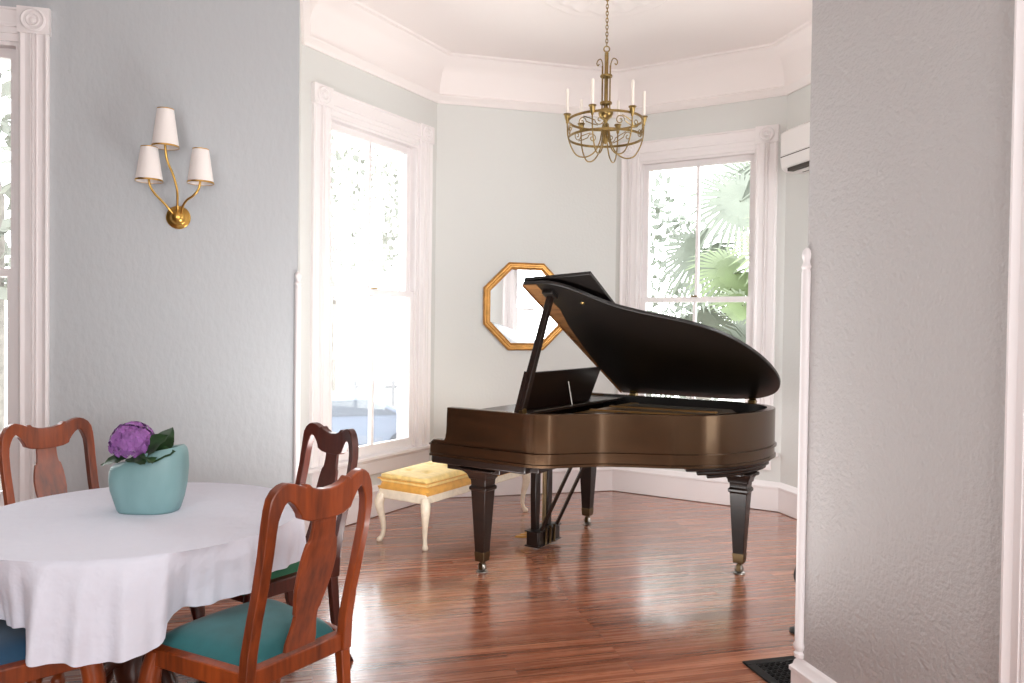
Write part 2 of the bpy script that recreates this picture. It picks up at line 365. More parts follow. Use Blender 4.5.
# door at the right edge: casing and a panelled door
dz = 2.75
root = bpy.data.objects.new('door_1', None); C.objects.link(root); root['kind'] = 'structure'; root.matrix_world = frame(RC, A - 90, .912)
for x, sg in ((-.022, 1), (1.06 + .1, -1)):
    mb = MB(); mb.prism(flute_prof(.15, .028), lambda a, y: (x + sg * a, y, 0), lambda a, y: (x + sg * a, y, dz)); mb.build('door_casing', M['trim'], root, smooth=25)
MB().box(-.03, 1.17, -.034, 0, dz, dz + .16).build('head_casing', M['trim'], root, bevel=.006)
mb = MB().box(.1, 1.038, .04, .08, .005, dz)
for z0, z1 in ((.15, 1.0), (1.12, 2.6)):
    for x0, x1 in ((.2, .52), (.62, .94)):
        mb.box(x0, x1, .028, .05, z0, z1)
dp = mb.build('door_panel', M['trim'], root, bevel=.008)
MB().lathe_ax([(.012, 0), (.012, .03), (.03, .04), (.032, .06), (.02, .072), (.003, .075)], (.17, .04, 1.0), (0, -1, 0)).build('door_handle', M['brass'], dp)

# ------------------------------------------------------------------ chairs
YB = [(.40, 0), (.47, -.004), (.55, -.018), (.65, -.042), (.75, -.068), (.85, -.09), (.93, -.1), (1.0, -.102)]
def yb(x, z): return lerp(YB, z) - .022 * max(0, 1 - (x / .2) ** 2) * min(1, max(0, (z - .44) / .3))
def make_chair(seat_mat, wood_mat, label):
    t = thing('dining_chair', label, 'chair', group=None)
    out = [(.213, .395), (.210, .5), (.209, .6), (.209, .7), (.211, .8), (.211, .88), (.207, .925), (.199, .956), (.185, .978), (.166, .991), (.148, .996), (.125, .992), (.105, .984), (.088, .977), (.084, .985), (.076, .984), (.064, .973), (.035, .964), (0, .961)]
    inn = [(.175, .395), (.174, .5), (.174, .6), (.174, .7), (.176, .8), (.176, .86), (.173, .893), (.166, .915), (.156, .935), (.146, .944), (.14, .943), (.125, .932), (.112, .915), (.102, .9), (.097, .886), (.086, .882), (.070, .876), (.035, .872), (0, .871)]
    zs = lambda z: .395 + (z - .395) * 1.042
    o3 = [Vector((a, zs(b))) for a, b in out]; i3 = [Vector((a, zs(b))) for a, b in inn]
    L = [(-p.x, p.y) for p in o3] + [(p.x, p.y) for p in reversed(o3[:-1])]
    Q = [(-p.x, p.y) for p in i3] + [(p.x, p.y) for p in reversed(i3[:-1])]
    th = lambda z: .017 if z > .6 else .019
    mb = MB(); mb.strip(L, Q, lambda x, z: (x, yb(x, z) - th(z), z), lambda x, z: (x, yb(x, z) + th(z), z))
    mb.build('back_frame', wood_mat, t, smooth=35, bevel=.008, seg=3)
    sp = [(.462, .066), (.485, .066), (.51, .06), (.535, .054), (.556, .051), (.575, .051), (.582, .057), (.6, .06), (.63, .068), (.665, .075), (.70, .078), (.735, .078), (.765, .074), (.79, .068), (.803, .064), (.807, .057), (.82, .053), (.845, .050), (.88, .049)]
    mb = MB(); mb.strip([(-w * .9, zs(z)) for z, w in sp], [(w * .9, zs(z)) for z, w in sp], lambda x, z: (x, yb(x, z) - .007, z), lambda x, z: (x, yb(x, z) + .007, z))
    mb.build('splat', wood_mat, t, smooth=35, bevel=.002)
    # seat frame: trapezoid ring, gently bowed front
    def trap(k, z):
        return [(-.207 - k, -.012 - k, z), (.207 + k, -.012 - k, z), (.258 + k, .42 + k * .6, z), (.16, .446 + k, z), (0, .453 + k, z), (-.16, .446 + k, z), (-.258 - k, .42 + k * .6, z)]
    mb = MB(); a0, a1, b1, b0 = trap(0, .395), trap(0, .452), trap(-.03, .458), trap(-.03, .395)
    v = a0 + a1 + b1 + b0; nn = 7; F = []
    for k in range(4):
        for j in range(nn):
            F.append((k * nn + j, k * nn + (j + 1) % nn, ((k + 1) % 4) * nn + (j + 1) % nn, ((k + 1) % 4) * nn + j))
    mb.add(v, F); mb.build('seat_frame', wood_mat, t, smooth=30, bevel=.004)
    # slip seat
    mb = MB(); nx = 16; ny = 14; V = []; 
    for j in range(ny + 1):
        for i in range(nx + 1):
            fx = i / nx * 2 - 1; fy = j / ny
            hw = .184 + (.234 - .184) * fy; y = .014 + .418 * fy + .01 * (1 - fx * fx) * fy
            e = (1 - abs(fx) ** 5) * (1 - abs(fy * 2 - 1) ** 5)
            V.append((fx * hw, y, .452 + .045 * e ** .55 + .008 * (1 - fx * fx) * (1 - (2 * fy - 1) ** 2)))
    F = [(j * (nx + 1) + i, j * (nx + 1) + i + 1, (j + 1) * (nx + 1) + i + 1, (j + 1) * (nx + 1) + i) for j in range(ny) for i in range(nx)]
    mb.add(V, F)
    nb = (nx + 1) * (ny + 1); ring = [i for i in range(nx + 1)] + [j * (nx + 1) + nx for j in range(1, ny + 1)] + [ny * (nx + 1) + i for i in range(nx - 1, -1, -1)] + [j * (nx + 1) for j in range(ny - 1, 0, -1)]
    mb.v += [(mb.v[i][0], mb.v[i][1], .425) for i in ring]; rr = len(ring)
    mb.f += [(ring[k], nb + k, nb + (k + 1) % rr, ring[(k + 1) % rr]) for k in range(rr)] + [tuple(nb + k for k in range(rr))]
    mb.build('seat_cushion', seat_mat, t, smooth=60)
    for sx in (-1, 1):
        pts = catmull([(sx * .231, .392, .44), (sx * .245, .408, .37), (sx * .247, .41, .31), (sx * .233, .398, .2), (sx * .225, .392, .1), (sx * .227, .396, .05), (sx * .239, .41, .022), (sx * .241, .412, .003)], 4)
        rad = [.03, .033, .036, .026, .017, .0165, .028, .026]
        rr = []
        for k in range(len(pts)): 
            q = k / (len(pts) - 1) * 7; i = min(int(q), 6); rr.append(rad[i] + (rad[i + 1] - rad[i]) * (q - i))
        MB().tube(pts, rr, 12).build('leg', wood_mat, t, smooth=60)
        mb = MB(); pr = [(.005, .395, .019, .019), (0, .34, .0185, .018), (-.012, .2, .0165, .016), (-.045, .08, .0155, .015), (-.085, 0, .016, .016)]
        mb.loft([[(sx * .193 + a * hx, y + b * hy, z) for a, b in ((-1, -1), (1, -1), (1, 1), (-1, 1))] for y, z, hx, hy in pr]); mb.build('leg', wood_mat, t, smooth=40, bevel=.004)
    return t
def place(t, x, y, face): t.location = (x, y, 0); t.rotation_euler = (0, 0, R_(face - 90))
chA = make_chair(M['teal'], M['chair'], 'mahogany splat-back dining chair with teal seat, nearest one with its whole back showing')
place(chA, -.664, 2.40, 146)
chB = copy_tree(chA); chB['label'] = 'mahogany splat-back dining chair with green seat, behind the nearest chair and below the bay window'
place(chB, -.90, 3.43, 226)
chC = copy_tree(chA); chC['label'] = 'mahogany splat-back dining chair at the table in front of the left window casing'
place(chC, -2.07, 3.51, 330)
chD = copy_tree(chA); chD['label'] = 'mahogany dining chair with dark blue seat, cut off in the lower left corner'
place(chD, -1.77, 2.26, 50)
for c, mm in ((chB, 'green'), (chD, 'navy')):
    for ch in c.children:
        if ch.name.startswith('seat_cushion'): ch.data = ch.data.copy(); ch.data.materials[0] = M[mm]
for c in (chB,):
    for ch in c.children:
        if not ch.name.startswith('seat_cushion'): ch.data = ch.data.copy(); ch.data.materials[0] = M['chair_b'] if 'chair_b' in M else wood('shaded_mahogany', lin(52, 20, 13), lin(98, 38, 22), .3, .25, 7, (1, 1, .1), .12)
for c in (chA, chB, chC, chD): c['group'] = 'dining chairs around the round table'

# ------------------------------------------------------------------ table and cloth
TX, TY, TR, TZ = -1.41, 2.91, .6, .75
t = thing('dining_table', 'round pedestal dining table hidden under a white tablecloth', 'table', (TX, TY, 0))
MB().lathe([(.545, .715), (.56, .72), (.565, .738), (.56, .744), (.02, .744)], 64).build('table_top', M['chair_dark'], t)
MB().lathe([(.05, .12), (.085, .13), (.095, .18), (.07, .26), (.05, .34), (.045, .42), (.06, .5), (.075, .58), (.06, .65), (.12, .7), (.16, .715)], 28).build('pedestal', M['chair_dark'], t)
for k in range(4):
    a = R_(55 + 90 * k); q = lambda r, z: (r * math.cos(a), r * math.sin(a), z)
    MB().tube(catmull([q(.05, .2), q(.11, .23), q(.19, .16), q(.25, .06), q(.28, .028), q(.3, .025)], 4), [.035] * 6 + [.032] * 5 + [.026] * 5 + [.022] * 4 + [.03], 12).build('foot', M['chair_dark'], t)
mb = MB(); NA = 480; rings = []
FL = [(-94, -57), (172, 210)]
def inflap(a, w=5):                              # 1 inside a hanging corner of the square cloth
    d = math.degrees(a); m = 0
    for lo_, hi_ in FL:
        c_ = (lo_ + hi_) / 2; x = abs((d - c_ + 180) % 360 - 180); h_ = (hi_ - lo_) / 2
        m = max(m, 1 / (1 + math.exp((x - h_) / (w / 4))))
    return m
def hang(a):
    d = math.degrees(a); best = 0
    for lo_, hi_ in FL:
        x = ((d - (lo_ + hi_) / 2 + 180) % 360 - 180) / ((hi_ - lo_) / 2); best = max(best, (1 - .42 * abs(x) ** 2.5) if abs(x) < 1 else 0)
    side = math.exp(-(((d + 0 + 180) % 360 - 180) / 38) ** 2)
    return .205 - .045 * side + .09 * inflap(a, 3) * best + .006 * math.sin(7 * a + 1) + .004 * math.sin(23 * a)
def foldamp(a, f):
    i = inflap(a, 7)
    w = (.012 + .014 * (1 - i)) * math.sin(11 * a + 1.2) + (.006 + .010 * i) * math.sin(31 * a + .4) + .004 * math.sin(67 * a)
    return (w + .048 * i - .055 * (1 - i) * min(1, inflap(a, 60) * 2.2) - .012 * (1 - i)) * f
cr = [0, .1, .2, .3, .4, .5, .56, .585, .598]
for r in cr[1:]:
    rings.append([(TX + r * math.cos(2 * PI * j / NA), TY + r * math.sin(2 * PI * j / NA), TZ + .0015) for j in range(NA)])
for k in range(1, 15):
    f = k / 14; ring = []
    for j in range(NA):
        a = 2 * PI * j / NA
        r = .598 + .012 * min(1, f * 4) + foldamp(a, f ** .7) + .006 * f
        ring.append((TX + r * math.cos(a), TY + r * math.sin(a), TZ - .004 - hang(a) * f + (.006 if k == 1 else 0)))
    rings.append(ring)
mb.loft(rings, cap=False)
b = len(mb.v); mb.v.append((TX, TY, TZ + .0015)); mb.f += [(b, j, (j + 1) % NA) for j in range(NA)]
tc = mb.build('tablecloth', M['cloth'], smooth=70); tag(tc, 'white linen cloth draped over the round dining table', 'tablecloth')

# ------------------------------------------------------------------ vase and hydrangea
VX, VY = -1.405, 2.97; VZ = TZ + .002
t = thing('vase', 'squat pale teal ceramic vase with slanted wavy rim on the tablecloth', 'vase', (VX, VY, VZ), R_(0))
prof = [(0, .108, .075), (.01, .114, .08), (.05, .126, .09), (.1, .138, .096), (.15, .143, .096), (.19, .142, .09), (.21, .138, .082), (.222, .128, .072)]
mb = MB(); nn = 56; rings = []
def se(a, e=.72): return (math.copysign(abs(math.cos(a)) ** e, math.cos(a)), math.copysign(abs(math.sin(a)) ** e, math.sin(a)))
def rimz(x, f): return f * (.036 * math.sin(x / .14 * 1.35) + .004 * math.cos(x / .14 * 4))
for z, hx, hy in prof:
    f = max(0, (z - .05) / .155)
    rings.append([(hx * se(2 * PI * j / nn)[0], hy * se(2 * PI * j / nn)[1], z + rimz(hx * se(2 * PI * j / nn)[0], f)) for j in range(nn)])
for z, hx, hy in [(.217, .120, .064), (.2, .126, .072), (.13, .128, .082)]:
    f = max(0, (z - .05) / .155)
    rings.append([(hx * se(2 * PI * j / nn)[0], hy * se(2 * PI * j / nn)[1], z + rimz(hx * se(2 * PI * j / nn)[0], f)) for j in range(nn)])
mb.loft(rings); mb.build('vase_body', M['vase'], t, smooth=70)
t = thing('hydrangea', 'purple hydrangea bloom with dark green leaves in the teal vase', 'flower', (VX, VY, VZ))
hc = Vector((-.052, -.03, .268)); mb = MB()
for k in range(95):
    z = 1 - 1.55 * (k + .5) / 95; a = k * 2.39996; rr = math.sqrt(max(0, 1 - z * z)); d = Vector((rr * math.cos(a), rr * math.sin(a), z))
    c = hc + Vector((d.x * .079, d.y * .076, d.z * .075)) * random.uniform(.9, 1.06); u = d.orthogonal().normalized(); w = d.cross(u); ro = random.random() * 6
    for q in range(4):
        an = ro + q * PI / 2; e = u * math.cos(an) + w * math.sin(an); g = u * -math.sin(an) + w * math.cos(an); L_ = random.uniform(.018, .025)
        mb.add([c, c + e * L_ * .55 + g * L_ * .5 + d * .003, c + e * L_ + d * .001 * random.uniform(-3, 3), c + e * L_ * .55 - g * L_ * .5 + d * .003], [(0, 1, 2, 3)])
fh = mb.build('flower_head', M['petal'], t, smooth=0)
MB().tube([(.0, 0, .03), (-.02, 0, .12), (-.045, -.015, .22)], .006, 8).build('stem', M['leaf'], t)
def leafmesh(L_, w, bend):
    mb = MB(); n = 9; V = []
    for i in range(n):
        f = i / (n - 1); ww = w * math.sin(PI * f ** .8) ** .9 if 0 < f < 1 else 0.0015
        z = bend * f * f
        for s_ in (-1, -.5, 0, .5, 1): V.append((s_ * ww, f * L_, z + .25 * ww * abs(s_) + .004 * math.sin(f * 20) * abs(s_)))
    F = [(i * 5 + j, i * 5 + j + 1, (i + 1) * 5 + j + 1, (i + 1) * 5 + j) for i in range(n - 1) for j in range(4)]
    return mb.add(V, F)
for (p, ang, el, ro, L_, w, be) in [((-.005, -.05, .225), -15, 40, 60, .13, .045, -.02), ((.0, -.06, .215), -5, 15, 50, .13, .04, -.015), ((.03, .0, .22), 20, 62, 75, .115, .04, -.01), ((-.04, -.07, .215), -40, 8, 20, .1, .035, -.03), ((-.06, -.06, .21), 190, 2, -30, .095, .03, -.035), ((-.0, .03, .22), 70, 30, 0, .1, .035, -.02), ((.02, -.065, .22), -50, 10, 0, .075, .03, -.03)]:
    Mx = Matrix.Translation(p) @ Matrix.Rotation(R_(ang - 90), 4, 'Z') @ Matrix.Rotation(R_(el), 4, 'X') @ Matrix.Rotation(R_(ro), 4, 'Y')
    leafmesh(L_, w, be).xform(Mx).build('leaf', M['leaf'], t, smooth=60)

# ------------------------------------------------------------------ piano (local x = treble->bass, local y = towards tail)
PT = Vector((-.164, 4.608)); PK = 57.14
piano = thing('grand_piano', 'dark walnut baby grand piano with its lid propped open, in the window bay', 'piano', (PT.x, PT.y, 0), 0)
# right-handed local frame: x along keyboard (treble->bass), y away from the tail; so tail is -y
piano.rotation_euler = (0, 0, R_(PK))
Z0, ZT, UB = .69, .993, 1.48
def PL(u, v, z): return (u, -v, z)
side = [(-.1, v) for v in (-.33, -.327, -.322, -.31, -.29, -.235, -.222, -.214, -.208, -.205, -.204, -.202, -.19, -.1, 0, .1, .2, .3)]
curve = [(-.1, .3), (-.096, .39), (-.062, .465), (.0, .532), (.085, .605), (.17, .69), (.25, .815), (.31, .94), (.365, 1.05), (.425, 1.14), (.505, 1.23), (.62, 1.31), (.8, 1.385), (1.0, 1.425), (1.18, 1.42), (1.33, 1.36), (1.43, 1.24), (1.475, 1.07), (1.48, .9)]
cpts = [(p.x, p.y) for p in catmull([(a, b, 0) for a, b in curve], 5)][1:]
bass = [(UB, v) for v in (.7, .4, .1, -.1, -.19, -.202, -.204, -.205, -.208, -.214, -.222, -.235, -.29, -.31, -.322, -.327, -.33)]
path = side + cpts + bass
ztab = [(-.33, .755), (-.327, .772), (-.322, .782), (-.31, .789), (-.29, .791), (-.235, .793), (-.222, .80), (-.214, .815), (-.208, .845), (-.205, .9), (-.204, .95), (-.202, ZT)]
def offs(path, d):                               # offset to the inside (right side of travel is outside here)
    out = []; m = len(path)
    for i in range(m):
        a = Vector(path[max(i - 1, 0)]); b_ = Vector(path[min(i + 1, m - 1)]); tt = (b_ - a).normalized(); nrm = Vector((tt.y, -tt.x)); p = Vector(path[i]) + nrm * d
        out.append((p.x, p.y))
    return out
inner = offs(path, .05)
mb = MB(); rings = []
for (a, b_) in zip(path, inner):
    zt = lerp(ztab, a[1]) if a[1] < -.2 else ZT
    rings.append([PL(*a, Z0), PL(*a, zt - .004), PL(a[0] * .93 + b_[0] * .07, a[1] * .93 + b_[1] * .07, zt), PL(*b_, zt), PL(*b_, Z0)])
mb.loft(rings); rim = mb.build('rim', M['piano'], piano, smooth=38)
mo = offs(path, -.012); mi = offs(path, .004)
mb = MB(); rings = []
for p, q in zip(mo, mi):
    z = .755
    rings.append([PL(*q, z), PL(*p, z + .003), PL(*p, z + .012), PL(*q, z + .017)])
mb.loft(rings); mb.build('rim_molding', M['piano'], rim, smooth=38)
mb = MB(); rings = []
mo = offs(path, -.008)
for p, q in zip(mo, mi): rings.append([PL(*q, Z0 - .002), PL(*p, Z0), PL(*p, Z0 + .014), PL(*q, Z0 + .02)])
mb.loft(rings); mb.build('rim_molding', M['piano'], rim, smooth=38)
ia, ib = offs(path, .0505), offs(path, .056); mb = MB()
mb.loft([[PL(*p, .88), PL(*p, ZT - .004), PL(*q, ZT - .004), PL(*q, .88)] for p, q in zip(ia, ib) if p[1] > .05]); mb.build('rim_dark_strip', M['lid'], rim, smooth=38)  # dark strip added to shade the inside of the rim
# soundboard floor + gold plate + strings
ins = offs(path, .052); poly = [p for p in ins if p[1] > .06]
MB().prism(poly, lambda u, v: PL(u, v, .86), lambda u, v: PL(u, v, .875)).build('soundboard', M['felt'], piano, smooth=0)
ins2 = [p for p in offs(path, .085) if p[1] > .12]
pl = MB().prism(ins2, lambda u, v: PL(u, v, .9), lambda u, v: PL(u, v, .925))
for u0, u1 in ((.35, .55), (.7, .82), (1.0, 1.06)):
    pl.strip([(u0, .35), (u1, 1.08)], [(u0 + .035, .35), (u1 + .035, 1.08)], lambda u, v: PL(u, v, .92), lambda u, v: PL(u, v, .955))
pl.box(.0, 1.4, -.40, -.34, .92, .945)
iron = pl.build('iron_plate', M['plate'], piano, smooth=30, bevel=.004)
mb = MB()
for k in range(60):
    u = .06 + k * 1.27 / 59; vend = lerp([(0, .532), (.085, .605), (.17, .69), (.25, .815), (.31, .94), (.365, 1.05), (.425, 1.14), (.505, 1.23), (.62, 1.31), (1.18, 1.31), (1.33, 1.24)], u) - .09
    mb.tube([PL(u, .36, .944), PL(u + .04 * (u / 1.4), vend - .06, .944)], .0012, 4, cap=False)
ob = mb.build('strings', M['steel'], piano); ob['kind'] = 'stuff'
MB().box(-.06, 1.44, -.16, .23, .612, Z0).box(-.05, 1.43, -.42, -.16, .65, Z0).build('keybed', M['piano_d'], piano, bevel=.006)
MB().box(-.098, 1.478, -.36, .325, .645, Z0 + .004).build('keybed_lip', M['piano_d'], piano, bevel=.01)
MB().box(-.05, 1.43, .30, .325, Z0, .745).build('key_slip', M['piano'], piano, bevel=.006)
MB().box(-.05, .03, .17, .30, Z0, .775).build('key_block', M['piano'], piano, bevel=.008); MB().box(1.35, 1.43, .17, .30, Z0, .775).build('key_block', M['piano'], piano, bevel=.008)
wk = MB(); bk = MB(); kw = 1.318 / 52
for k in range(52):
    u = .031 + k * kw; wk.box(u + .0006, u + kw - .0006, .15, .295, .72, .765)
    if k % 7 in (0, 2, 3, 5, 6) and k < 51: bk.box(u + kw - .006, u + kw + .006, .15, .245, .765, .777)
kb = wk.build('keyboard', M['ivory'], piano, smooth=0); bk.build('black_keys', M['black'], kb, smooth=0)
MB().box(-.05, 1.43, .13, .15, Z0, .92).build('fallboard', M['piano_d'], piano, bevel=.006)
MB().box(-.05, 1.43, -.1, .15, .92, .94).box(-.05, 1.43, .0, .2, .94, .955).build('pinblock_cover', M['piano_d'], piano, bevel=.004)
# music shelf and desk
MB().box(-.045, 1.425, -.275, .06, .962, .976).build('music_shelf', M['piano_d'], piano, bevel=.003)
def dk(u, h, o): return PL(u, .16 + .32 * h + o * .9, .978 + .95 * h - .33 * o)
mb = MB(); mb.prism([(.2, 0), (1.05, 0), (1.075, .25), (.175, .25)], lambda u, h: dk(u, h, 0), lambda u, h: dk(u, h, .014)); md = mb.build('music_desk', M['piano_d'], piano, bevel=.003)
MB().tube([dk(.63, .17, .02), PL(.63, .262, .982)], .005, 8).build('desk_stay', M['steel'], md)
MB().box(.6, .66, -.275, -.25, .976, .984).build('stay_rack', M['steel'], md)
MB().box(.14, 1.12, -.272, -.262, .976, .983).build('shelf_edge', M['steel'], piano, bevel=.001)
# lid
TH_L = R_(27.2); HZ = 1.003; V0 = .225
def lidp(l, v, h): return PL(UB + .015 - l * math.cos(TH_L) + h * math.sin(TH_L), v, HZ + l * math.sin(TH_L) + h * math.cos(TH_L))
le = [(UB + .015 - p[0], p[1]) for p in offs(cpts, -.018) if p[1] > .30]
lo = [(0, V0), (UB + .13, V0), (UB + .13, .3)] + le[2:] + [(0.0, .85)]
mb = MB(); mb.prism(lo, lambda l, v: lidp(l, v, 0), lambda l, v: lidp(l, v, .022)); lid = mb.build('lid', M['lid'], piano, smooth=40, bevel=.004)
MB().prism([(.0, V0 + .0), (UB + .128, V0 + .0), (UB + .128, V0 + .43), (0, V0 + .43)], lambda l, v: lidp(l, v, .026 + .07 * (v - V0)), lambda l, v: lidp(l, v, .047 + .07 * (v - V0))).build('lid_flap', M['lid'], lid, bevel=.003)
MB().prism([(.02, V0 - .004), (UB + .125, V0 - .004), (UB + .125, V0), (.02, V0)], lambda l, v: lidp(l, v, -.012), lambda l, v: lidp(l, v, .024)).build('lid_front_edge', M['edge'], lid)
MB().prism([(.45, V0 + .002), (UB + .125, V0 + .002), (UB + .125, V0 + .09), (1.3, V0 + .10), (1.1, V0 + .06), (.75, V0 + .02)], lambda l, v: lidp(l, v, -.003), lambda l, v: lidp(l, v, .001)).build('lid_sheen', M['edge'], lid)  # window light on the lid's underside, put in as a golden panel
for v in (.30, 1.17):
    MB().prism([(-.01, v), (.05, v), (.05, v + .05), (-.01, v + .05)], lambda l, w: lidp(l, w, -.004), lambda l, w: lidp(l, w, .0)).box(UB - .035, UB + .01, -v - .05, -v, ZT - .01, HZ + .005).build('hinge', M['brass'], lid, bevel=.002)
mb = MB().prism([(1.47, .33), (1.55, .33), (1.55, .40), (1.47, .40)], lambda l, w: lidp(l, w, -.03), lambda l, w: lidp(l, w, .0)); mb.build('prop_cup', M['lid'], lid, bevel=.004)
MB().lathe_ax([(.012, 0), (.014, .006), (.006, .012)], lidp(1.38, .52, 0), Vector(lidp(0, 0, -1)) - Vector(lidp(0, 0, 0)), 12).build('rubber_button', M['brass'], lid)
pt = Vector(lidp(1.5, .365, -.015)); pb = Vector(PL(-.062, .30, ZT + .0))
mb = MB(); mb.tube([pb, pb + (pt - pb) * .5, pt], [.03, .027, .024], 4); pr_ = mb.build('prop_stick', M['piano_d'], piano, smooth=30, bevel=.002)
MB().tube([pb + Vector((-.022, .012, 0)), pb + (pt - pb) * .34 + Vector((-.024, .014, 0))], .016, 4).build('short_prop', M['piano_d'], pr_, smooth=30)
MB().lathe_ax([(.02, -.03), (.02, .03)], pb + Vector((0, 0, .006)), (0, 1, 0), 12).build('prop_hinge', M['brass'], pr_)
# legs
def pleg(u, v, cap):
    mb = MB(); c = PL(u, v, 0)[:2]
    mb.squares([(.058, .058, .61), (.06, .06, .575), (.054, .054, .56), (.052, .052, .53), (.061, .061, .522), (.061, .061, .505), (.052, .052, .498), (.033, .033, .125)], c)
    lg = mb.build('leg', M['piano_d'], piano, smooth=30, bevel=.003)
    mb = MB(); mb.squares(cap, c); mb.build('leg_capital', M['piano_d'], lg, smooth=30, bevel=.005)
    MB().squares([(.034, .034, .128), (.035, .035, .12), (.031, .031, .07), (.02, .02, .066)], c).build('ferrule', M['ferr'], lg, bevel=.002)
    ca = MB(); ca.lathe([(.012, .07), (.012, .05)], 12, (c[0], c[1], 0)); ca.box(c[0] - .018, c[0] - .013, c[1] - .012, c[1] + .012, .018, .056); ca.box(c[0] + .013, c[0] + .018, c[1] - .012, c[1] + .012, .018, .056); ca.box(c[0] - .018, c[0] + .018, c[1] - .012, c[1] + .012, .05, .058)
    ca.build('caster', M['ferr'], lg)
    MB().lathe_ax([(.02, -.012), (.026, -.008), (.026, .008), (.02, .012)], (c[0], c[1], .029), (1, 0, 0), 20).build('wheel', M['steel'], lg)
    MB().lathe([(.034, 0), (.037, .003), (.034, .008), (.026, .005), (.004, .004)], 20, (c[0], c[1], 0)).build('caster_cup', M['steel'], lg)
capF = [(.062, .062, .57), (.075, .07, .60), (.085, .09, .615), (.09, .12, .622), (.09, .13, .632)]
pleg(0, 0, capF); pleg(1.385, 0, capF)
pleg(.878, 1.297, [(.062, .062, .56), (.064, .064, .58), (.075, .075, .6), (.082, .08, .62)])
cb = MB()
def tier(d, z0, z1, vmin):
    q = [p for p in offs(cpts, d) if p[1] > vmin and p[0] < 1.12]; cb.prism(q + [(1.08, vmin - .03), (q[0][0] + .12, vmin - .05)], lambda u, v: PL(u, v, z0), lambda u, v: PL(u, v, z1))
tier(.012, .668, Z0 + .001, 1.1); tier(.022, .645, .668, 1.16); tier(.04, .622, .645, 1.2)
cb.prism([(.80, 1.2), (.79, 1.33), (.85, 1.375), (.96, 1.39), (.965, 1.22)], lambda u, v: PL(u, v, .6), lambda u, v: PL(u, v, .622))
cb.build('tail_block', M['piano_d'], piano, bevel=.008)
# lyre
ly = MB().box(.54, .832, -.07, .02, .035, .125).box(.53, .842, -.08, .03, .125, .135).box(.53, .842, -.08, .03, .028, .037).build('lyre_box', M['piano_d'], piano, bevel=.003)
for u in (.60, .76): MB().squares([(.024, .02, .125), (.03, .022, .35), (.03, .022, .625)], (u, -.01)).build('lyre_post', M['piano_d'], ly, bevel=.004)
for u in (.665, .685, .705): MB().tube([(u, -.028, .12), (u, -.028, .64)], .0035, 8).build('pedal_rod', M['ferr'], ly)
for u in (.625, .686, .747): MB().loft([[(u + a * w, y, z + b_ * .006) for a, b_ in ((-1, -1), (1, -1), (1, 1), (-1, 1))] for y, w, z in ((0, .008, .07), (.06, .009, .066), (.1, .02, .06), (.14, .022, .056), (.155, .014, .054))]).build('pedal', M['brass2'], ly, bevel=.002)
for u in (.585, .79): MB().tube([(u, -.06, .12), (u, -.34, Z0 + .01)], .013, 4, flat=((1, 0, 0), 1, 1)).build('lyre_brace', M['piano_d'], ly, smooth=30)
MB().box(.55, .82, -.06, .03, .6, .625).build('lyre_block', M['piano_d'], ly, bevel=.003)
for u in (.63, .686, .742): MB().lathe([(.009, 0), (.009, .11), (.013, .115), (.006, .12)], 10, (u, -.078, .03)).build('pedal_spring', M['ferr'], ly)

# ------------------------------------------------------------------ bench
BD = 58.2; bc = Vector((-.385, 5.70)); hl, hs = .655, .205
t = thing('piano_bench', 'long cream cabriole-leg piano bench with gold tufted cushions, beside the bay window', 'bench', (bc.x, bc.y, 0), R_(BD))
def rbox(mb, hx, hy, z0, z1, r, dome, nx=40, ny=16, tuft=None):
    V = []; 
    for j in range(ny + 1):
        for i in range(nx + 1):
            fx = i / nx * 2 - 1; fy = j / ny * 2 - 1
            ex = min(1, (1 - abs(fx)) * hx / r); ey = min(1, (1 - abs(fy)) * hy / r)
            k = math.sqrt(max(0, 1 - (1 - ex) ** 2)) * math.sqrt(max(0, 1 - (1 - ey) ** 2))
            z = z0 + (z1 - z0) * (.45 + .55 * k) + dome * (1 - fx ** 2) * (1 - fy ** 2)
            if tuft:
                for q in tuft: z -= .016 * math.exp(-((fx * hx - q[0]) ** 2 + (fy * hy - q[1]) ** 2) / .0009)
            V.append((fx * hx * (1 - .02 * (1 - k)), fy * hy * (1 - .02 * (1 - k)), z))
    mb.add(V, [(j * (nx + 1) + i, j * (nx + 1) + i + 1, (j + 1) * (nx + 1) + i + 1, (j + 1) * (nx + 1) + i) for j in range(ny) for i in range(nx)])
    ring = [i for i in range(nx + 1)] + [j * (nx + 1) + nx for j in range(1, ny + 1)] + [ny * (nx + 1) + i for i in range(nx - 1, -1, -1)] + [j * (nx + 1) for j in range(ny - 1, 0, -1)]
    nb = len(mb.v); n_ = len(ring); mb.v += [(V[i][0] * .985, V[i][1] * .97, z0) for i in ring]
    mb.f += [(ring[k], nb + k, nb + (k + 1) % n_, ring[(k + 1) % n_]) for k in range(n_)] + [tuple(nb + k for k in range(n_))]
    return mb
mb = MB().box(-hl, hl, -hs, hs, .30, .365)
mb.build('bench_frame', M['cream'], t, bevel=.008)
rbox(MB(), hl + .014, hs + .016, .355, .415, .03, .004).build('lower_cushion', M['gold2'], t, smooth=60)
tf = [(x, y) for x in (-.48, -.24, 0, .24, .48) for y in (-.08, .08)]
cu = rbox(MB(), hl + .004, hs + .006, .412, .47, .03, .026, 80, 30, tf).build('upper_cushion', M['gold1'], t, smooth=60)
MB().tube([(-hl - .004, -hs - .006, .437), (hl + .004, -hs - .006, .437), (hl + .004, hs + .006, .437), (-hl - .004, hs + .006, .437)], .005, 8, closed=True).build('piping', M['gold2'], cu)
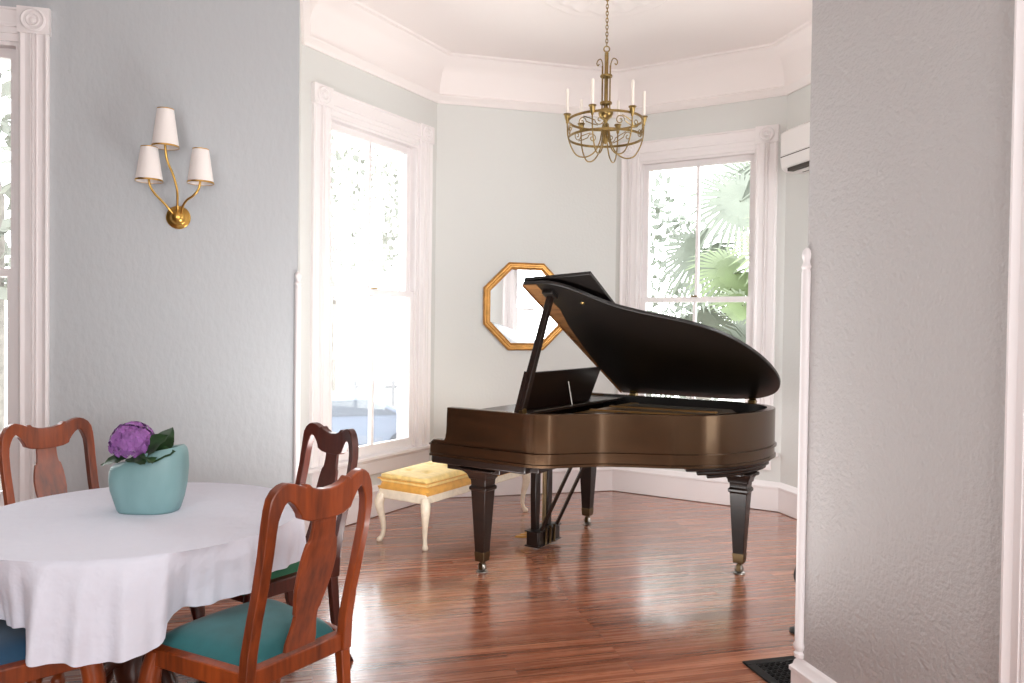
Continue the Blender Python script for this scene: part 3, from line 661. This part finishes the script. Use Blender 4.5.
for sx in (-1, 1):
    for sy in (-1, 1):
        x, y = sx * (hl - .02), sy * (hs - .02)
        d = Vector((sx * .7, sy * .7, 0))
        pts = catmull([Vector((x, y, .33)), Vector((x, y, .29)) + d * .02, Vector((x, y, .24)) + d * .022, Vector((x, y, .15)) + d * .0, Vector((x, y, .07)) - d * .006, Vector((x, y, .03)) + d * .006, Vector((x, y, .012)) + d * .02, Vector((x, y, 0)) + d * .022], 4)
        rad = [.03, .034, .03, .02, .015, .016, .021, .016]
        MB().tube(pts, [lerp([(k * 4, r) for k, r in enumerate(rad)], i) for i in range(len(pts))], 12).build('leg', M['cream'], t, smooth=60)

# ------------------------------------------------------------------ mirror on the back wall
t = bpy.data.objects.new('octagonal_mirror', None); C.objects.link(t); t.matrix_world = frame(C1, A, .808, 1.668)
tag(t, 'gilt octagonal mirror hanging on the pale wall behind the piano', 'mirror')
def octo(r, y): return [(r / math.cos(PI / 8) * math.cos(PI / 8 + k * PI / 4), y, r / math.cos(PI / 8) * math.sin(PI / 8 + k * PI / 4)) for k in range(8)]
mb = MB(); rs = [octo(.386, -.002), octo(.386, -.022), octo(.378, -.03), octo(.37, -.024), octo(.36, -.024), octo(.352, -.034), octo(.343, -.034), octo(.335, -.02), octo(.328, -.022), octo(.322, -.012), octo(.322, -.002)]
mb.loft(rs + [rs[0]], cap=False); mb.build('mirror_frame', M['gilt'], t, smooth=20)
MB().prism([(p[0], p[2]) for p in octo(.325, 0)], lambda x, z: (x, -.004, z), lambda x, z: (x, -.011, z)).build('mirror_glass', M['mirror'], t, smooth=0)

# ------------------------------------------------------------------ air conditioner
t = bpy.data.objects.new('air_conditioner', None); C.objects.link(t); t.matrix_world = frame(C3, A - 90, .225, -.035)
tag(t, 'white wall-mounted air conditioner beside the far window, partly cut off by the near wall', 'air conditioner')
pr = [(0, 3.07), (-.17, 3.07), (-.2, 3.05), (-.208, 2.99), (-.208, 2.84), (-.195, 2.77), (-.16, 2.745), (0, 2.745)]
MB().prism(pr, lambda y, z: (0, y, z), lambda y, z: (.85, y, z)).build('case', M['ac'], t, smooth=40, bevel=.012, seg=3)
MB().box(.012, .84, -.2125, -.2, 2.868, 3.045).build('front_panel', M['ac'], t, bevel=.006)
MB().box(.012, .84, -.2105, -.2, 2.856, 2.862).build('panel_seam', M['ac_dark'], t)
MB().box(.09, .78, -.2, -.06, 2.74, 2.765).build('outlet_slot', M['ac_dark'], t)
MB().box(.09, .78, -.15, -.1, 2.732, 2.741).build('louver', M['ac'], t, bevel=.002)

# ------------------------------------------------------------------ floor vent
t = bpy.data.objects.new('floor_vent', None); C.objects.link(t); t.matrix_world = Matrix.Translation((1.042, 3.384, 0)) @ Matrix.Rotation(R_(A), 4, 'Z')
tag(t, 'black cast iron floor grille behind the right wall corner', 'vent')
fw, fh = .32, .36; mb = MB(); e = .042
for a in ((0, fw, -e, 0), (0, fw, -fh, -fh + e), (0, e, -fh + e, -e), (fw - e, fw, -fh + e, -e)): mb.box(*a, 0, .01)
mb.build('vent_frame', M['vent'], t, bevel=.003)
mb = MB()
for i in range(8):
    for j in range(9):
        x = e + (i + .5) * (fw - 2 * e) / 8; y = -e - (j + .5) * (fh - 2 * e) / 9
        mb.tube([(x + .013 * math.cos(k * PI / 4), y + .013 * math.sin(k * PI / 4), .006) for k in range(8)], .003, 5, closed=True)
        mb.box(x - .0155, x + .0155, y - .0015, y + .0015, .004, .008)
mb.build('grille', M['vent'], t)
MB().box(e, fw - e, -fh + e, -e, .0005, .0015).build('duct_opening', M['black'], t, smooth=0)

# object peeping out behind the right wall corner
t = thing('metal_stand', 'dark slim stand with brass knob just peeping out behind the right wall corner', 'stand', (1.435, 3.74, 0))
MB().lathe([(.05, 0), (.05, .012), (.02, .02), (.012, .06), (.012, .2), (.02, .22), (.036, .27), (.036, .29), (.02, .345), (.01, .36), (.008, .40)], 20).build('stand_post', M['black'], t)
MB().lathe([(.004, .40), (.02, .408), (.026, .42), (.02, .435), (.004, .442)], 16).build('knob', M['brass2'], t)

# ------------------------------------------------------------------ wall sconce
SC = (-.648, 2.077)
t = bpy.data.objects.new('wall_sconce', None); C.objects.link(t); t.matrix_world = frame(S, A, SC[0], SC[1])
tag(t, 'three-arm brass wall sconce with white tapered shades on the left wall', 'wall lamp')
MB().lathe_ax([(.065, 0), (.065, .008), (.06, .013), (.045, .014), (.04, .02), (.034, .034), (.02, .045), (.003, .048)], (0, 0, 0), (0, -1, 0), 32).build('backplate', M['brass2'], t, smooth=50)
for (sx, zb, zt, arm) in ((-.047, .364, .569, [(-.002, -.03, .02), (.004, -.06, .06), (.006, -.085, .14), (-.012, -.10, .22), (-.038, -.12, .29), (-.047, -.13, .36), (-.047, -.13, .41)]),
                          (-.128, .174, .358, [(-.02, -.028, .012), (-.04, -.06, .04), (-.07, -.09, .075), (-.105, -.12, .115), (-.126, -.13, .16), (-.128, -.13, .22)]),
                          (.133, .178, .364, [(.02, -.028, .012), (.03, -.06, .05), (.055, -.09, .085), (.095, -.12, .11), (.125, -.13, .15), (.133, -.13, .22)])):
    MB().tube(catmull(arm, 6), .0062, 10).build('arm', M['brass2'], t, smooth=60)
    rb, rt = .07, .0425; c = (sx, -.13, 0)
    sh = MB().lathe([(rb, zb), (rt, zt), (rt - .003, zt), (rb - .003, zb)], 40, c, cap=False); sh.loft([[(sx + r * math.cos(2 * PI * j / 40), -.13 + r * math.sin(2 * PI * j / 40), z) for j in range(40)] for r, z in ((rb, zb), (rb - .003, zb))], cap=False)
    so = sh.build('lamp_shade', M['shade'], t, smooth=60)
    MB().lathe([(rb - .002, zb - .002), (rb + .0015, zb - .002), (rb + .0005, zb + .007), (rb - .003, zb + .007), (rb - .002, zb - .002)], 40, c, cap=False).build('shade_trim', M['brass2'], so)
    MB().lathe([(rt - .004, zt - .004), (rt + .001, zt - .004), (rt + .001, zt + .001), (rt - .004, zt + .001), (rt - .004, zt - .004)], 40, c, cap=False).build('shade_trim', M['brass2'], so)
    MB().lathe([(.014, zb + .03), (.014, zb + .1), (.01, zb + .11)], 14, c).build('socket', M['candle'], so)
    mb = MB()
    for k in range(3): mb.tube([(sx, -.13, zb + .105), (sx + (rb - .024) * math.cos(k * 2.094), -.13 + (rb - .024) * math.sin(k * 2.094), zb + .1)], .002, 5)
    mb.build('shade_spider', M['brass2'], so)

# ------------------------------------------------------------------ chandelier
t = thing('chandelier', 'aged brass six-candle ring chandelier hanging from the bay ceiling', 'chandelier', (CH.x, CH.y, 0))
bm_ = M['brass']
MB().lathe([(.004, ZC - .03), (.06, ZC - .032), (.062, ZC - .045), (.045, ZC - .06), (.014, ZC - .075), (.004, ZC - .09)], 24).build('canopy', bm_, t)
mb = MB(); zt, zb = ZC - .085, 3.375; nl = 13
for k in range(nl):
    z = zt - (k + .5) * (zt - zb) / nl; h = (zt - zb) / nl * .72; pts = []
    for j in range(14):
        a = 2 * PI * j / 14; x = .008 * math.cos(a); zz = h * math.sin(a)
        pts.append((x, 0, z + zz) if k % 2 else (0, x, z + zz))
    mb.tube(pts, .0026, 6, closed=True)
mb.build('chain', bm_, t)
MB().tube([(.019 * math.cos(2 * PI * j / 20), 0, 3.356 + .019 * math.sin(2 * PI * j / 20)) for j in range(20)], .0045, 8, closed=True).build('loop', bm_, t)
st = MB().lathe([(.004, 3.34), (.013, 3.33), (.013, 2.97), (.02, 2.96), (.045, 2.95), (.052, 2.928), (.042, 2.90), (.02, 2.885), (.012, 2.87), (.012, 2.78), (.02, 2.77), (.02, 2.74), (.004, 2.72)], 20).build('stem', bm_, t)
for k in range(6):
    a = k * PI / 3 + .3; pts = [(.03 * math.cos(a), .03 * math.sin(a), 2.93), (.03 * math.cos(a), .03 * math.sin(a), 3.24)]
    if k % 2 == 0:
        q = [Vector((r * math.cos(a), r * math.sin(a), z)) for r, z in ((.03, 3.0), (.03, 3.22), (.034, 3.27), (.05, 3.3), (.072, 3.295), (.08, 3.275), (.07, 3.26), (.06, 3.27))]
        MB().tube([(.03 * math.cos(a), .03 * math.sin(a), 2.93)] + catmull(q, 5), .0035, 8).build('scroll_rod', bm_, st)
    else: MB().tube(pts, .004, 8).build('stem_rod', bm_, st)
for z in (3.175, 2.995): MB().lathe([(.026, z - .008), (.04, z - .006), (.042, z), (.04, z + .006), (.026, z + .008), (.026, z - .008)], 24, cap=False).build('collar', bm_, st)
for z, nm in ((2.878, 'upper_ring'), (2.762, 'lower_ring')):
    r = .246; MB().lathe([(r, z - .008), (r + .004, z - .008), (r + .004, z + .008), (r, z + .008), (r, z - .008)], 72, cap=False).build(nm, bm_, t, smooth=60)
def spiral(c_a, z, sgn, flip):
    pts = []
    for k in range(26):
        f = k / 25; a = f * 2.6 * PI; r = .034 * (1 - f * .8)
        pts.append((sgn * (.030 - r * math.cos(a)) if False else sgn * (r * math.cos(a)), flip * r * math.sin(a)))
    pts = [(sgn * .115, -flip * .035), (sgn * .075, -flip * .02)] + pts
    return [(  .248 * math.cos(c_a + x / .248),   .248 * math.sin(c_a + x / .248), z + y) for x, y in pts]
for k in range(12):
    c_a = R_(15 + 30 * k); MB().tube(spiral(c_a, 2.82, 1 if k % 2 else -1, 1 if k % 2 else -1), .0032, 6).build('scroll', bm_, t)
DL = 4
for k in range(6):
    a = R_(DL + 60 * k); q = lambda r, z: Vector((r * math.cos(a), r * math.sin(a), z))
    ar = MB().tube(catmull([q(.016, 2.86), q(.026, 2.80), q(.04, 2.73), q(.075, 2.665), q(.13, 2.632), q(.19, 2.64), q(.228, 2.69), q(.253, 2.76), q(.259, 2.82), q(.26, 2.87)], 5), .0048, 8).build('arm', bm_, t, smooth=60)
    o_ = (.26 * math.cos(a), .26 * math.sin(a), 0)
    MB().lathe([(.005, 2.85), (.009, 2.855), (.011, 2.87), (.018, 2.89), (.02, 2.905), (.026, 2.91), (.026, 2.915), (.016, 2.913), (.012, 2.909)], 16, o_).build('candle_cup', bm_, ar)
    MB().lathe([(.0105, 2.909), (.0105, 3.075), (.008, 3.082), (.002, 3.084)], 14, o_).build('candle', M['candle'], ar)

# ------------------------------------------------------------------ outside the windows
GZ = -1.5
struct(MB().box(-60, 60, -30, 80, GZ - .1, GZ).build('ground', M['ground'], smooth=0))
def fan(mb, c, d, up, rad, n=34, spread=300, droop=.25, rnd=random):
    d = Vector(d).normalized(); up = Vector(up); s_ = d.cross(up).normalized(); nrm = s_.cross(d)
    for k in range(n):
        a = R_(-spread / 2 + spread * k / (n - 1)); e = d * math.cos(a) + s_ * math.sin(a); L_ = rad * rnd.uniform(.85, 1.05) * (1 - .15 * abs(a) / PI)
        w = rad * .032; g = -d * math.sin(a) + s_ * math.cos(a); c = Vector(c); dz_ = Vector((0, 0, -1))
        V = []
        for f, ww in ((.02, .3), (.35, 1), (.7, .8), (1, .05)):
            p = c + e * L_ * f + dz_ * (droop * L_ * f ** 3) + nrm * (.06 * L_ * f); V += [p - g * w * ww, p + g * w * ww]
        mb.add(V, [(0, 1, 3, 2), (2, 3, 5, 4), (4, 5, 7, 6)])
def palm(loc, h, fronds, label, m, seed):
    rn = random.Random(seed); t = thing('palm_tree', label, 'tree', (loc[0], loc[1], GZ))
    MB().tube([(0, 0, 0), (.03, .02, h * .5), (0, 0, h)], [.17, .14, .13], 12).build('trunk', M['bark'], t)
    for az, el, L_, rad in fronds:
        d = Vector((math.cos(R_(az)) * math.cos(R_(el)), math.sin(R_(az)) * math.cos(R_(el)), math.sin(R_(el)))); b = Vector((0, 0, h)); c = b + d * L_ + Vector((0, 0, -.08 * L_))
        mb = MB().tube([b, b + d * L_ * .5 + Vector((0, 0, .02)), c], .014, 6); fan(mb, c, d + Vector((0, 0, -.25)), (0, 0, 1), rad, rnd=rn)
        mb.build('frond', m, t, smooth=0)
def at(px, py, y):                                # approximate bearing from the room towards the garden
    return Vector(((px - 512) / 766 * y, y, 1.48 + (325 - py) / 766 * y - GZ))
def palm_at(loc, h, targets, label, m, seed):
    rn = random.Random(seed); t = thing('palm_tree', label, 'tree', (loc[0], loc[1], GZ))
    MB().tube([(0, 0, 0), (.03, .02, h * .5), (0, 0, h)], [.17, .14, .13], 12).build('trunk', M['bark'], t)
    for c, rad, droop in targets:
        c = Vector(c) - Vector((loc[0], loc[1], 0)); b = Vector((0, 0, h)); d = (c - b).normalized()
        mb = MB().tube([b, b + (c - b) * .5 + Vector((0, 0, .06)), c], .014, 6); fan(mb, c, d + Vector((0, -.35, -.2)), (0, -.9, .45), rad, 40, 310, droop, rn)
        mb.build('frond', m, t, smooth=0)
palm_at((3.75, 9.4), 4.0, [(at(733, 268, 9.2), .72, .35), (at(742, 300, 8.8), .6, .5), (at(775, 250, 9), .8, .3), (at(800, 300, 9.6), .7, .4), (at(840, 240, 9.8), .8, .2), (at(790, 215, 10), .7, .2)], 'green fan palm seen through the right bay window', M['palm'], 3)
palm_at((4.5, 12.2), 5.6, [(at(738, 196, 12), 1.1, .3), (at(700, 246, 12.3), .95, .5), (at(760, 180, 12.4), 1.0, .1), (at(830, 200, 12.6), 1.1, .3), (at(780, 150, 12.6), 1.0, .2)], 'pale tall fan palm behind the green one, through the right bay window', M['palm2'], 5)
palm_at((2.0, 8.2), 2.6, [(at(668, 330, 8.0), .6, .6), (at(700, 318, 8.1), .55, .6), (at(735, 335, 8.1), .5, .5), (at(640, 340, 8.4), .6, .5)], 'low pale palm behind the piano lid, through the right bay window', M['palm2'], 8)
def bush(loc, rx, rz_, label, n, seed, name='shrub', m='bush', trunk=0):
    rn = random.Random(seed); t = thing(name, label, 'tree' if trunk else 'shrub', (loc[0], loc[1], GZ)); mb = MB()
    for k in range(n):
        z = rn.uniform(-1, 1); a = rn.random() * 2 * PI; rr = math.sqrt(1 - z * z) * rn.uniform(.55, 1); c = Vector((rr * math.cos(a) * rx, rr * math.sin(a) * rx, trunk + rz_ + z * rz_ * rn.uniform(.6, 1)))
        u = Vector((rn.uniform(-1, 1), rn.uniform(-1, 1), rn.uniform(-1, 1))).normalized(); w = u.orthogonal().normalized(); s_ = rn.uniform(.08, .16)
        mb.add([c - u * s_, c + w * s_ * .5, c + u * s_, c - w * s_ * .5], [(0, 1, 2, 3)])
    mb.build('foliage', M[m], t, smooth=0)
    MB().tube([(0, 0, 0), (.05, 0, trunk + rz_ * .5 + .3), (0, 0, trunk + rz_)], [.14, .1, .05], 10).build('trunk', M['bark'], t)
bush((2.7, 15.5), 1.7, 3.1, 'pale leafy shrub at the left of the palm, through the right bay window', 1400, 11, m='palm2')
bush((-5.2, 22.0), 3.0, 2.2, 'pale street tree seen high through the left bay window', 1500, 12, 'street_tree', trunk=4.0)
bush((-5.6, 8.2), 1.4, 1.6, 'pale tree with slim trunk outside the left dining window', 700, 13, 'garden_tree', trunk=3.2)
# picket fence and car beyond the left bay window
t = thing('picket_fence', 'pale picket fence across the street, through the left bay window', 'fence', (-6.2, 24, GZ), R_(8))
mb = MB()
for k in range(40): mb.box(-6 + k * .3, -6 + k * .3 + .12, 0, .03, .1, 1.25)
mb.build('pickets', M['fence'], t, smooth=0)
for z in (.35, 1.0): MB().box(-6.1, 6.1, .03, .08, z, z + .1).build('rail', M['fence'], t, smooth=0)
t = thing('parked_car', 'pale blue parked car low in the left bay window', 'car', (-4.0, 17.2, GZ), R_(20))
sec = [(-2.2, .35), (-2.25, .7), (-1.9, .92), (-1.1, 1.0), (-.5, 1.42), (.7, 1.45), (1.5, 1.05), (2.1, .98), (2.25, .7), (2.2, .35)]
MB().prism(sec, lambda x, z: (x, -.85, z), lambda x, z: (x, .85, z)).build('car_body', M['car'], t, smooth=25, bevel=.08, seg=3)
MB().prism([(-.95, 1.02), (-.45, 1.36), (.65, 1.38), (1.3, 1.04)], lambda x, z: (x, -.862, z), lambda x, z: (x, .862, z)).build('car_window', M['carglass'], t)
for x in (-1.4, 1.4):
    for y in (-.82, .82):
        w_ = MB().lathe_ax([(.2, -.1), (.31, -.1), (.33, -.06), (.33, .06), (.31, .1), (.2, .1)], (x, y, .33), (0, 1, 0), 28).build('wheel', M['tyre'], t)
        MB().lathe_ax([(.19, -.108), (.19, .108)], (x, y, .33), (0, 1, 0), 20).build('hubcap', M['fence'], w_)

# ------------------------------------------------------------------ light
w = bpy.data.worlds.new('overcast_sky'); bpy.context.scene.world = w; w.use_nodes = True
bg = w.node_tree.nodes['Background']; bg.inputs['Color'].default_value = (.97, .985, 1, 1); bg.inputs['Strength'].default_value = 7.6
def area(name, loc, tgt, sx, sy, power, col=(1, 1, 1)):
    l = bpy.data.lights.new(name, 'AREA'); l.shape = 'RECTANGLE'; l.size = sx; l.size_y = sy; l.energy = power; l.color = col
    o = bpy.data.objects.new(name, l); C.objects.link(o); o.location = loc
    o.rotation_euler = (Vector(tgt) - Vector(loc)).to_track_quat('-Z', 'Y').to_euler(); return o
# daylight of the unseen dining room windows behind and left of the camera
area('dining_window_light', (-1.6, -1.7, 2.0), (-.6, 3.5, 1.4), 1.3, 2.2, 62)
area('rear_window_light', (1.0, -1.4, 2.0), (.6, 4.5, 1.3), 1.3, 2.2, 68)
area('bay_ceiling_fill', (-.1, 3.6, .25), (.5, 4.8, 3.7), 1.3, .8, 48, (1, .975, .96))  # added fill lamp aimed up to lighten the ceiling
area('bay_side_light', (2.55, 3.6, 1.9), (.6, 5.2, 1.2), .9, 2.0, 25)
for P, ang, ww in ((C1, A + 45, W1), (C2, A - 45, W2), (S, A, W3), (C4, A + 180, (.2, .96))):   # sampling portals in the window openings
    l = bpy.data.lights.new('window_portal', 'AREA'); l.shape = 'RECTANGLE'; l.size = ww[1] - ww[0]; l.size_y = ZH - ZS
    o = bpy.data.objects.new('window_portal', l); C.objects.link(o); l.cycles.is_portal = True
    p = P + (ww[0] + ww[1]) / 2 * dr(ang) + (TH + .02) * dr(ang + 90); o.location = (p.x, p.y, (ZH + ZS) / 2)
    d = dr(ang - 90); o.rotation_euler = Vector((d.x, d.y, 0)).to_track_quat('-Z', 'Y').to_euler()

# ------------------------------------------------------------------ camera
H, F, PIT, ROL = 1.48, 765.7, R_(1.03), R_(.71)
f = Vector((0, math.cos(PIT), -math.sin(PIT))); r = Vector((1, 0, 0)); u = r.cross(f)
rr = r * math.cos(ROL) + u * math.sin(ROL); uu = u * math.cos(ROL) - r * math.sin(ROL)
cd = bpy.data.cameras.new('camera'); cam = bpy.data.objects.new('camera', cd); C.objects.link(cam)
cd.sensor_width = 36; cd.lens = F / 1024 * 36; cd.clip_start = .05; cd.clip_end = 300
Mx = Matrix((rr, uu, -f)).transposed().to_4x4(); Mx.translation = (0, 0, H); cam.matrix_world = Mx
sc = bpy.context.scene; sc.camera = cam
sc.view_settings.view_transform = 'Standard'; sc.view_settings.look = 'None'; sc.view_settings.exposure = .13; sc.view_settings.gamma = 1.0
sc.cycles.max_bounces = 10; sc.cycles.diffuse_bounces = 6; sc.cycles.transparent_max_bounces = 16; sc.cycles.use_denoising = True
sc.cycles.caustics_reflective = False; sc.cycles.caustics_refractive = False; sc.cycles.sample_clamp_indirect = 6
